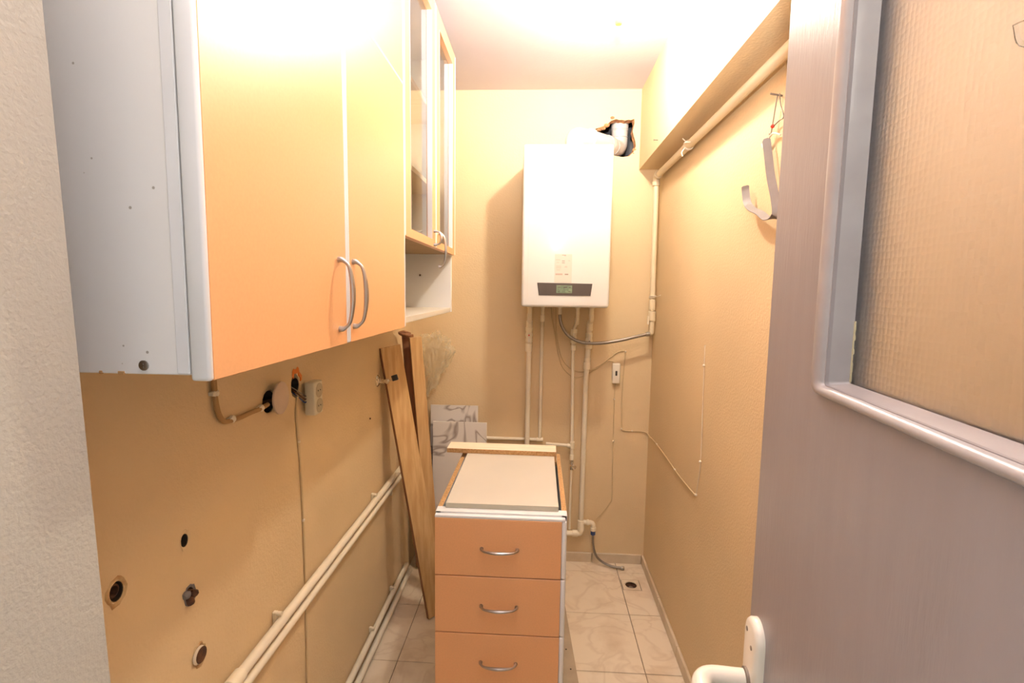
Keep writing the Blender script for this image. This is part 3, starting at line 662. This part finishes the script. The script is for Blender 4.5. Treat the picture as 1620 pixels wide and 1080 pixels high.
# ------------------------------------------------------------------ left wall services
for k, (y, z, ry, rz, j) in enumerate(out_y):
    nm = ['plain drilled hole of an old pipe, highest beside the pier', 'rust stained pipe outlet nearest to the pier', 'broken grey pipe outlet between two others', 'lowest pipe outlet with a pale broken collar'][k]
    po = thing('pipe_outlet', (XL, y, z), nm, 'pipe outlet')
    bm = B(); ra = [[bm.verts.new((XL - h, y + math.cos(q * math.pi / 9) * ry * f, z + math.sin(q * math.pi / 9) * rz * f)) for q in range(18)] for h, f in ((.0, .86), (.03, .80), (.06, .7), (.061, .02))]
    for a_, b_ in zip(ra, ra[1:]):
        for q in range(18): bm.faces.new((a_[q], a_[(q + 1) % 18], b_[(q + 1) % 18], b_[q]))
    obj('bore', bm, 'hole_dark', po)
    if k:
        bm = lathe(B(), [(ry * .78, 0), (ry * .78, .012 + .008 * (k == 2)), (ry * .6, .013 + .008 * (k == 2)), (ry * .55, .0)], (XL - .018, y, z), (1, 0, 0), 14, False); obj('pipe_end', bm, 'rust', po)
    # ragged plaster lip
    bm = B(); NN = 18; rr = []
    for q in range(NN):
        a = 2 * math.pi * q / NN; s = 1 + random.uniform(0, .28)
        rr.append([bm.verts.new((XL + h, y + math.cos(a) * ry * f, z + math.sin(a) * rz * f)) for f, h in ((.85, -.001), (1.10 * s, .0018), (1.22 * s, .0003))])
    for q in range(NN):
        for w in range(2): bm.faces.new((rr[q][w], rr[(q + 1) % NN][w], rr[(q + 1) % NN][w + 1], rr[q][w + 1]))
    obj('plaster_lip', bm, ['wall_paint', 'rusty_plaster', 'shaft_grey', 'rusty_plaster'][k], po)
    if k == 2:
        for dy, dzz in ((.010, -.004), (-.004, -.012), (-.012, .006)):
            bm = B(); bmesh.ops.create_icosphere(bm, subdivisions=2, radius=.0085)
            for w in bm.verts: w.co = w.co * (1 + .4 * noise.noise(w.co * 120 + Vector((dy * 90, 0, 0)))) + Vector((XL + .002, y + dy, z + dzz))
            obj('cement_lump', bm, 'rust' if dy > -.01 else 'shaft_grey', po)
    if k == 3:
        bm = lathe(B(), [(.0165, 0), (.018, .003), (.015, .0042)], (XL, y - .004, z + .003), (1, 0, 0), 18); obj('collar', bm, 'string_cream', po)
        bm = lathe(B(), [(.0150, 0), (.0160, .0050), (.012, .0062)], (XL, y + .001, z), (1, 0, 0), 18); obj('plug', bm, 'rust', po)
# junction hole with round cover plate
jc = thing('junction_cover', (XL, 1.237, 1.213), 'round blank cover plate standing off the wall hole', 'cover plate')
bm = lathe(B(), [(.0275, .031), (.0275, -.03), (.002, -.031)], (XL - .032, 1.222, 1.208), (1, 0, 0), 16, False); obj('wall_box', bm, 'hole_dark', jc)
bm = lathe(B(), [(.039, 0), (.042, .002), (.042, .006), (.039, .008)], (XL + .018, 1.240, 1.214), (1, .05, 0), 28); obj('cover', bm, 'cover_plate', jc)
bm = tube(B(), [(XL - .02, 1.226, 1.205), (XL + .019, 1.238, 1.212)], .004, 8); obj('screw', bm, 'rust', jc)
# conduit
cd = thing('conduit', (XL, 1.05, 1.2), 'brown painted conduit hooking down from the cabinet to the cover plate', 'conduit')
bm = tube(B(), spline([(XL + .008, 1.000, 1.405), (XL + .008, 1.000, 1.29), (XL + .008, 1.006, 1.24), (XL + .008, 1.022, 1.212), (XL + .008, 1.048, 1.204), (XL + .008, 1.09, 1.202), (XL + .008, 1.13, 1.203), (XL + .008, 1.165, 1.202), (XL + .010, 1.20, 1.206)], 6), .0055, 10); obj('tube', bm, 'conduit_brown', cd)
for y, z in ((1.002, 1.275), (1.056, 1.206), (1.172, 1.203)):
    bm = lathe(B(), [(.004, 0), (.0085, .004), (.0085, .010), (.004, .014)], (XL + .001, y, z), (1, 0, 0), 10); box(bm, XL + .0005, XL + .012, y - .012, y + .004, z - .004, z + .004, .001, 1); obj('clip', bm, 'pipe_cream', cd)
# socket
so = thing('double_socket', (XL, 1.43, 1.175), 'cream double power socket hanging off its open wall box', 'socket')
bm = B(); box(bm, XL + .010, XL + .042, 1.392, 1.446, 1.128, 1.226, .006, 3); obj('socket_case', bm, 'socket_cream', so)
for z in (1.1985, 1.1535):
    bm = lathe(B(), [(.0215, 0), (.0215, .0012), (.019, .0014), (.018, .0002)], (XL + .0424, 1.420, z), (1, 0, 0), 22); w = obj('outlet', bm, 'socket_well', so)
    for dy in (-.007, .007):
        bm = lathe(B(), [(.0024, 0), (.0024, .0006)], (XL + .0427, 1.420 + dy, z), (1, 0, 0), 8); obj('pin_hole', bm, 'black_plastic', w)
bm = lathe(B(), [(.0215, .031), (.0215, -.03), (.002, -.031)], (XL - .032, 1.362, 1.222), (1, 0, 0), 16, False); obj('wall_box', bm, 'black_plastic', so)
bm = B(); NN = 10; rr = []
for q in range(NN + 1):
    a = R(10) + R(130) * q / NN; s = 1 + .10 * math.sin(q * 1.7)
    rr.append([bm.verts.new((XL + h, 1.366 + math.cos(a) * .024 * f * s, 1.224 + math.sin(a) * .034 * f * s)) for f, h in ((.98, -.004), (1.0, .003), (1.42, .0015))])
for q in range(NN):
    for w in range(2): bm.faces.new((rr[q][w], rr[q + 1][w], rr[q + 1][w + 1], rr[q][w + 1]))
obj('orange_box_lip', bm, 'orange_plastic', so)
for k in range(3):
    bm = tube(B(), spline([(XL - .02, 1.362, 1.222 - .006 * k), (XL + .004, 1.368, 1.205 - .008 * k), (XL + .014, 1.384, 1.19 - .01 * k), (XL + .016, 1.394, 1.185 - .008 * k)], 5), .0018, 6); obj('lead', bm, ['wire_grey', 'rust', 'blue_plastic'][k], so)
cable('socket_cable', [(XL + .004, 1.366, 1.19), (XL + .003, 1.357, 1.14), (XL + .003, 1.362, 1.08), (XL + .003, 1.372, .98), (XL + .003, 1.376, .90), (XL + .003, 1.379, .80), (XL + .003, 1.381, .66), (XL + .003, 1.378, .45), (XL + .003, 1.373, .30), (XL + .003, 1.371, .10)], .0030, 'thin painted cable running down the wall from the double socket', clips=[(XL + .004, 1.366, 1.06), (XL + .004, 1.3785, .82)])
# corner stop valve
av = thing('stop_valve', (XL, 2.079, 1.105), 'chrome wall stop valve with black lever in front of the leaning boards', 'valve')
bm = lathe(B(), [(.026, 0), (.026, .002), (.020, .007), (.012, .009), (.012, .014)], (XL, 2.079, 1.105), (1, 0, 0), 22); obj('rosette', bm, 'chrome', av)
bm = lathe(B(), [(.011, .012), (.011, .026), (.008, .028), (.008, .036), (.0125, .038), (.0125, .048), (.008, .05)], (XL, 2.079, 1.105), (1, 0, 0), 16); obj('body', bm, 'chrome', av)
bm = tube(B(), [(XL + .048, 2.079, 1.106), (XL + .066, 2.075, 1.112)], [.0045, .0035], 8); obj('stem', bm, 'chrome', av)
bm = B(); box(bm, -.013, .013, -.006, .006, -.012, .012, .003, 2); bm.transform(Matrix.Translation((XL + .077, 2.073, 1.121)) @ Matrix.Rotation(R(-18), 4, 'Y')); obj('lever', bm, 'black_plastic', av)
bm = B(); bmesh.ops.create_uvsphere(bm, u_segments=8, v_segments=6, radius=.004); bm.transform(Matrix.Translation((XL + .001, 1.977, .968)))
tag(obj('wall_nail', bm, 'rust'), 'small dark nail head in the wall below the stop valve', 'nail')
# twin pipes on the left wall
def wall_clip(parent, y, z, h):
    bm = B(); box(bm, XL + .0005, XL + .012, y - .006, y + .006, z - h, z + h, .002, 1)
    lathe(bm, [(.006, 0), (.006, .014)], (XL + .010, y, z + h - .006), (1, 0, 0), 10); return obj('clip', bm, 'pipe_fitting', parent)
up_ = thing('upper_wall_pipe', (-.655, 1.6, .63), 'thicker upper cream pipe of the pair running along the wall', 'pipe')
pipe(up_, [(-.657, .47, .628), (-.657, 2.58, .628)], .0125, m='pipe_cream'); coupling(up_, (-.657, 1.000, .628), .0165, .045, (0, 1, 0))
lo_ = thing('lower_wall_pipe', (-.655, 1.6, .59), 'thinner lower cream pipe of the pair running along the wall', 'pipe')
pipe(lo_, [(-.655, .47, .591), (-.655, 2.58, .591)], .0100, m='pipe_cream')
wall_clip(up_, 1.205, .632, .022); wall_clip(up_, 1.98, .632, .020); wall_clip(lo_, 1.245, .591, .014); wall_clip(lo_, 2.02, .591, .014)
f1_ = thing('floor_pipe', (-.655, 1.6, .07), 'upper cream pipe just above the floor along the skirting line', 'pipe')
pipe(f1_, [(-.664, .47, .070), (-.664, 2.46, .070)], .0115, m='pipe_cream'); wall_clip(f1_, 1.93, .085, .012); wall_clip(f1_, 2.22, .085, .012)
f2_ = thing('floor_pipe', (-.645, 1.6, .03), 'lower cream pipe lying nearly on the floor tiles', 'pipe')
pipe(f2_, [(-.648, .47, .034), (-.648, 2.47, .034)], .0115, m='pipe_cream')
bm = lathe(B(), [(.004, 0), (.010, .003), (.010, .012), (.005, .015)], (XL, 2.235, .545), (1, 0, 0), 10)
tag(obj('wall_plug', bm, 'pipe_fitting'), 'cream plug on the wall just below the twin pipes', 'plug')

# ------------------------------------------------------------------ boards, tiles and film in the corner
def plank(name, label, tl, foot, wvec, th, m, edge='wood_edge', group=None):
    tl, foot, w = Vector(tl), Vector(foot), Vector(wvec); l = (tl - foot); ln = l.normalized(); w = w - ln * w.dot(ln)
    nv = w.cross(ln).normalized()                       # faces the room
    if nv.y > 0: nv = -nv
    t = thing(name, foot, label, 'board', group)
    def slab(a, b, n0, n1, l0, l1):
        bm = B(); vs = []
        for q in (l0, l1):
            for s, k in ((a, n0), (b, n0), (b, n1), (a, n1)): vs.append(bm.verts.new(foot + ln * q + w * s + nv * k))
        for f in ((0,3,2,1),(4,5,6,7),(0,1,5,4),(1,2,6,5),(2,3,7,6),(3,0,4,7)): bm.faces.new([vs[i] for i in f])
        return bm
    b = slab(0.01, .99, 0, -th, 0, l.length); bmesh.ops.bevel(b, geom=b.edges[:], offset=.001, segments=1, affect='EDGES'); obj('plank', b, m, t)
    obj('raw_edge', slab(-.002, .0105, -.0006, -th, .0005, l.length - .0005), edge, t)
    return t
plank('leaning_board', 'wide pale board leaning in front of the other boards', (-.673, 2.105, 1.240), (-.472, 2.125, .004), (.068, .070, .012), .018, 'wood_light')
plank('leaning_board', 'narrow pale board leaning upright behind the wide board', (-.597, 2.300, 1.268), (-.505, 2.325, .004), (.050, .028, 0), .020, 'wood_light')
plank('leaning_board', 'reddish brown board leaning behind the pale boards', (-.645, 2.345, 1.275), (-.560, 2.37, .004), (.050, .020, 0), .022, 'wood_red', 'wood_red')
plank('leaning_board', 'panel with painted-in shade leaning lowest in the corner', (-.655, 2.560, .93), (-.630, 2.53, .012), (.07, .03, 0), .016, 'wood_shade', 'wood_red')
bm = B(); bmesh.ops.create_icosphere(bm, subdivisions=3, radius=.02)
for w in bm.verts: w.co = Vector((w.co.x * 1.5, w.co.y, w.co.z * .7)) * (1 + .7 * noise.noise(w.co * 60)) + Vector((-.630, 2.345, 1.283))
tag(obj('splintered_end', bm, 'wood_red'), 'splintered red brown wood scrap on top of the leaning boards', 'wood scrap')
def leaning_tile(label, x0, x1, yt, yb, zt, th=.009):
    bm = B(); a = math.atan2(yt - yb, zt); h = zt / math.cos(a)
    box(bm, x0, x1, 0, th, 0, h, .0008, 1); bm.transform(Matrix.Translation((0, yb, .002)) @ Matrix.Rotation(-a, 4, 'X'))
    return tag(obj('marble_tile', bm, 'marble_tile'), label, 'tile', 'spare marble tiles')
leaning_tile('taller veined marble tile against the end wall behind another', -.578, -.320, 2.660, 2.625, .868)
leaning_tile('shorter veined marble tile leaning in front of the taller one', -.558, -.268, 2.625, 2.585, .786)
# crumpled film
bm = B(); bmesh.ops.create_icosphere(bm, subdivisions=5, radius=1)
for w in bm.verts:
    d = w.co.normalized(); s = 1 + .30 * noise.noise(d * 2.3 + Vector((3, 1, 7))) + .16 * noise.ridged_multi_fractal(d * 3.0, 1, 2, 4, 1, 2) - .18 + .16 * noise.noise(d * 9) + .05 * noise.noise(d * 22)
    p = Vector((d.x * .085, d.y * .040, d.z * .10)) * s
    if d.z < 0: p.z *= 2.2; p.x *= max(.16, 1 + d.z * .95); p.x -= .055 * d.z * d.z; p.y *= max(.3, 1 + d.z * .6)
    else: p.x -= .02 * d.z
    w.co = p + Vector((-.535, 2.61, 1.165))
tag(obj('plastic_film', bm, 'plastic_film', None, False), 'crumpled clear plastic film hanging behind the leaning boards', 'plastic film')

# ------------------------------------------------------------------ lamp
lm = thing('ceiling_bulb', (.24, 1.76, H), 'lit bulb in a holder on the ceiling in front of the boiler', 'lamp')
bm = lathe(B(), [(.035, 0), (.035, -.012), (.024, -.020)], (.24, 1.76, H), (0, 0, 1), 20); obj('ceiling_rose', bm, 'switch_white', lm)
bm = lathe(B(), [(.022, -.018), (.022, -.045), (.018, -.05)], (.24, 1.76, H), (0, 0, 1), 18); obj('lamp_holder', bm, 'switch_white', lm)
bm = lathe(B(), [(.016, -.048), (.020, -.060), (.032, -.078), (.034, -.088), (.030, -.104), (.014, -.116)], (.24, 1.76, H), (0, 0, 1), 22); obj('bulb', bm, 'bulb_glow', lm)
bm = lathe(B(), [(.0138, -.1162), (.0135, -.135), (.0105, -.148), (.003, -.149)], (.24, 1.76, H), (0, 0, 1), 22); obj('bulb_tip', bm, 'bulb_tip', lm)

# ------------------------------------------------------------------ the grey door with patterned glass
AD = R(5.2); P0 = Vector((.266, .597, 0))
U = Vector((-math.sin(AD), -math.cos(AD), 0)); NV = Vector((-math.cos(AD), math.sin(AD), 0))
DM = Matrix(((U.x, NV.x, 0, P0.x), (U.y, NV.y, 0, P0.y), (0, 0, 1, 0), (0, 0, 0, 1)))   # (u, n, z) -> world
def dobj(name, bm, m, parent, **k):
    bm.transform(DM); return obj(name, bm, m, parent, **k)
def rrect(u0, u1, z0, z1, r, n=6):
    out = []
    for cx_, cz_, a0 in ((u1 - r, z1 - r, 0), (u0 + r, z1 - r, 90), (u0 + r, z0 + r, 180), (u1 - r, z0 + r, 270)):
        for k in range(n + 1):
            a = R(a0 + 90 * k / n); out.append((cx_ + r * math.cos(a), cz_ + r * math.sin(a)))
    return out
DW = .672
do = thing('door_1', (P0.x + U.x * DW, P0.y + U.y * DW, 0), 'open grey painted door with a patterned glass pane', 'door', kind='structure')
gu0, gu1, gz0, gz1 = .143, DW - .143, 1.4195, 1.93
bm = slab_with_holes(B(), [(0, .008), (DW, .008), (DW, 2.05), (0, 2.05)], [rrect(gu0, gu1, gz0, gz1, .004, 3)], lambda u, v, d: (u, -d, v), .040)
dobj('leaf', bm, 'door_paint', do, angle=30)
def bead(u0, u1, z0, z1, prof, rad):
    bm = B(); rings = []
    for off, n_ in prof: rings.append([bm.verts.new((u, n_, z)) for u, z in rrect(u0 - off, u1 + off, z0 - (off * .5 if off > 0 else off), z1 + off, max(rad + off * .6, .002), 6)])
    for a, b in zip(rings, rings[1:]):
        for k in range(len(a)): bm.faces.new((a[k], a[(k + 1) % len(a)], b[(k + 1) % len(b)], b[k]))
    return bm
dobj('glazing_bead', bead(gu0, gu1, gz0, gz1, [(.020, -.002), (.0195, .002), (.016, .005), (.011, .0058), (.006, .0050), (.002, .002), (0, -.003), (-.0015, -.012), (-.003, -.019)], .004), 'door_bead', do, angle=50)
dobj('glazing_bead', bead(gu0, gu1, gz0, gz1, [(.018, -.038), (.017, -.044), (.006, -.045), (0, -.039), (-.003, -.026)], .004), 'door_bead', do, angle=50)
bm = B(); box(bm, gu0 - .002, gu1 + .002, -.0235, -.0195, gz0 - .002, gz1 + .002); gl = dobj('glass_pane', bm, 'patterned_glass', do); gl['label'] = 'patterned obscure glass pane'
bm = B(); random.seed(3)
for k in range(14): box(bm, gu0 + .002, gu0 + .0035 + random.uniform(0, .0018), -.0196, -.0185, 1.42 + k * .004, 1.4245 + k * .004)
dobj('putty_rest', bm, 'putty', do)
# handle
def stadium(u0, u1, z0, z1, n0, n1, inset):
    bm = B(); r = (u1 - u0) / 2
    def loop(i, n_): return [bm.verts.new((u, n_, z)) for u, z in rrect(u0 + i, u1 - i, z0 + i, z1 - i, r - i - .0005, 10)]
    L3 = [loop(0, n0), loop(0, n1 - inset), loop(inset * .4, n1 - inset * .35), loop(inset * 1.2, n1)]
    for a, b in zip(L3, L3[1:]):
        for k in range(len(a)): bm.faces.new((a[k], a[(k + 1) % len(a)], b[(k + 1) % len(b)], b[k]))
    bm.faces.new(L3[-1]); bm.faces.new(L3[0][::-1]); return bm
pl = dobj('handle_plate', stadium(.010, .054, .905, 1.122, 0, .0105, .005), 'handle_ivory', do)
for u, z in ((.023, 1.104), (.040, 1.0915)):
    bm = lathe(B(), [(.0028, 0), (.0028, .0006), (.0018, .0009)], (u, .0104, z), (0, 1, 0), 10); dobj('screw', bm, 'wire_grey', pl)
zc = 1.047
bm = tube(B(), fillet([(.033, .010, zc), (.033, .066, zc), (.150, .066, zc - .004)], .024, 8), .0112, 16); dobj('lever', bm, 'handle_ivory', pl)
bm = lathe(B(), [(.0135, 0), (.0135, .003), (.0118, .004)], (.033, .0103, zc), (0, 1, 0), 18); dobj('spindle_ring', bm, 'wire_grey', pl)
bm = tube(B(), fillet([(.033, -.040, zc), (.033, -.09, zc), (.150, -.092, zc)], .024, 8), .0105, 14); dobj('lever', bm, 'handle_ivory', pl)
for z in (.25, 1.75):
    bm = lathe(B(), [(.007, -.05), (.007, .05)], (DW + .004, -.034, z), (0, 0, 1), 12); dobj('hinge', bm, 'steel', do)
# clear suction hook on the glass
sc = thing('suction_hook', (P0.x + U.x * .33 + NV.x * -.015, P0.y + U.y * .33 + NV.y * -.015, 1.655), 'clear plastic suction hook stuck on the patterned glass', 'hook')
bm = lathe(B(), [(.041, 0), (.042, .002), (.0375, .005), (.034, .0035), (.024, .006), (.012, .009), (.006, .016), (.002, .017)], (.350, -.0192, 1.652), (0, 1, 0), 44); dobj('cup', bm, 'clear_plastic', sc)
bm = tube(B(), spline([(.342, -.004, 1.648), (.342, .002, 1.635), (.342, .006, 1.62), (.342, .014, 1.617), (.342, .017, 1.625)], 5), .003, 8); dobj('hook', bm, 'clear_plastic', sc)
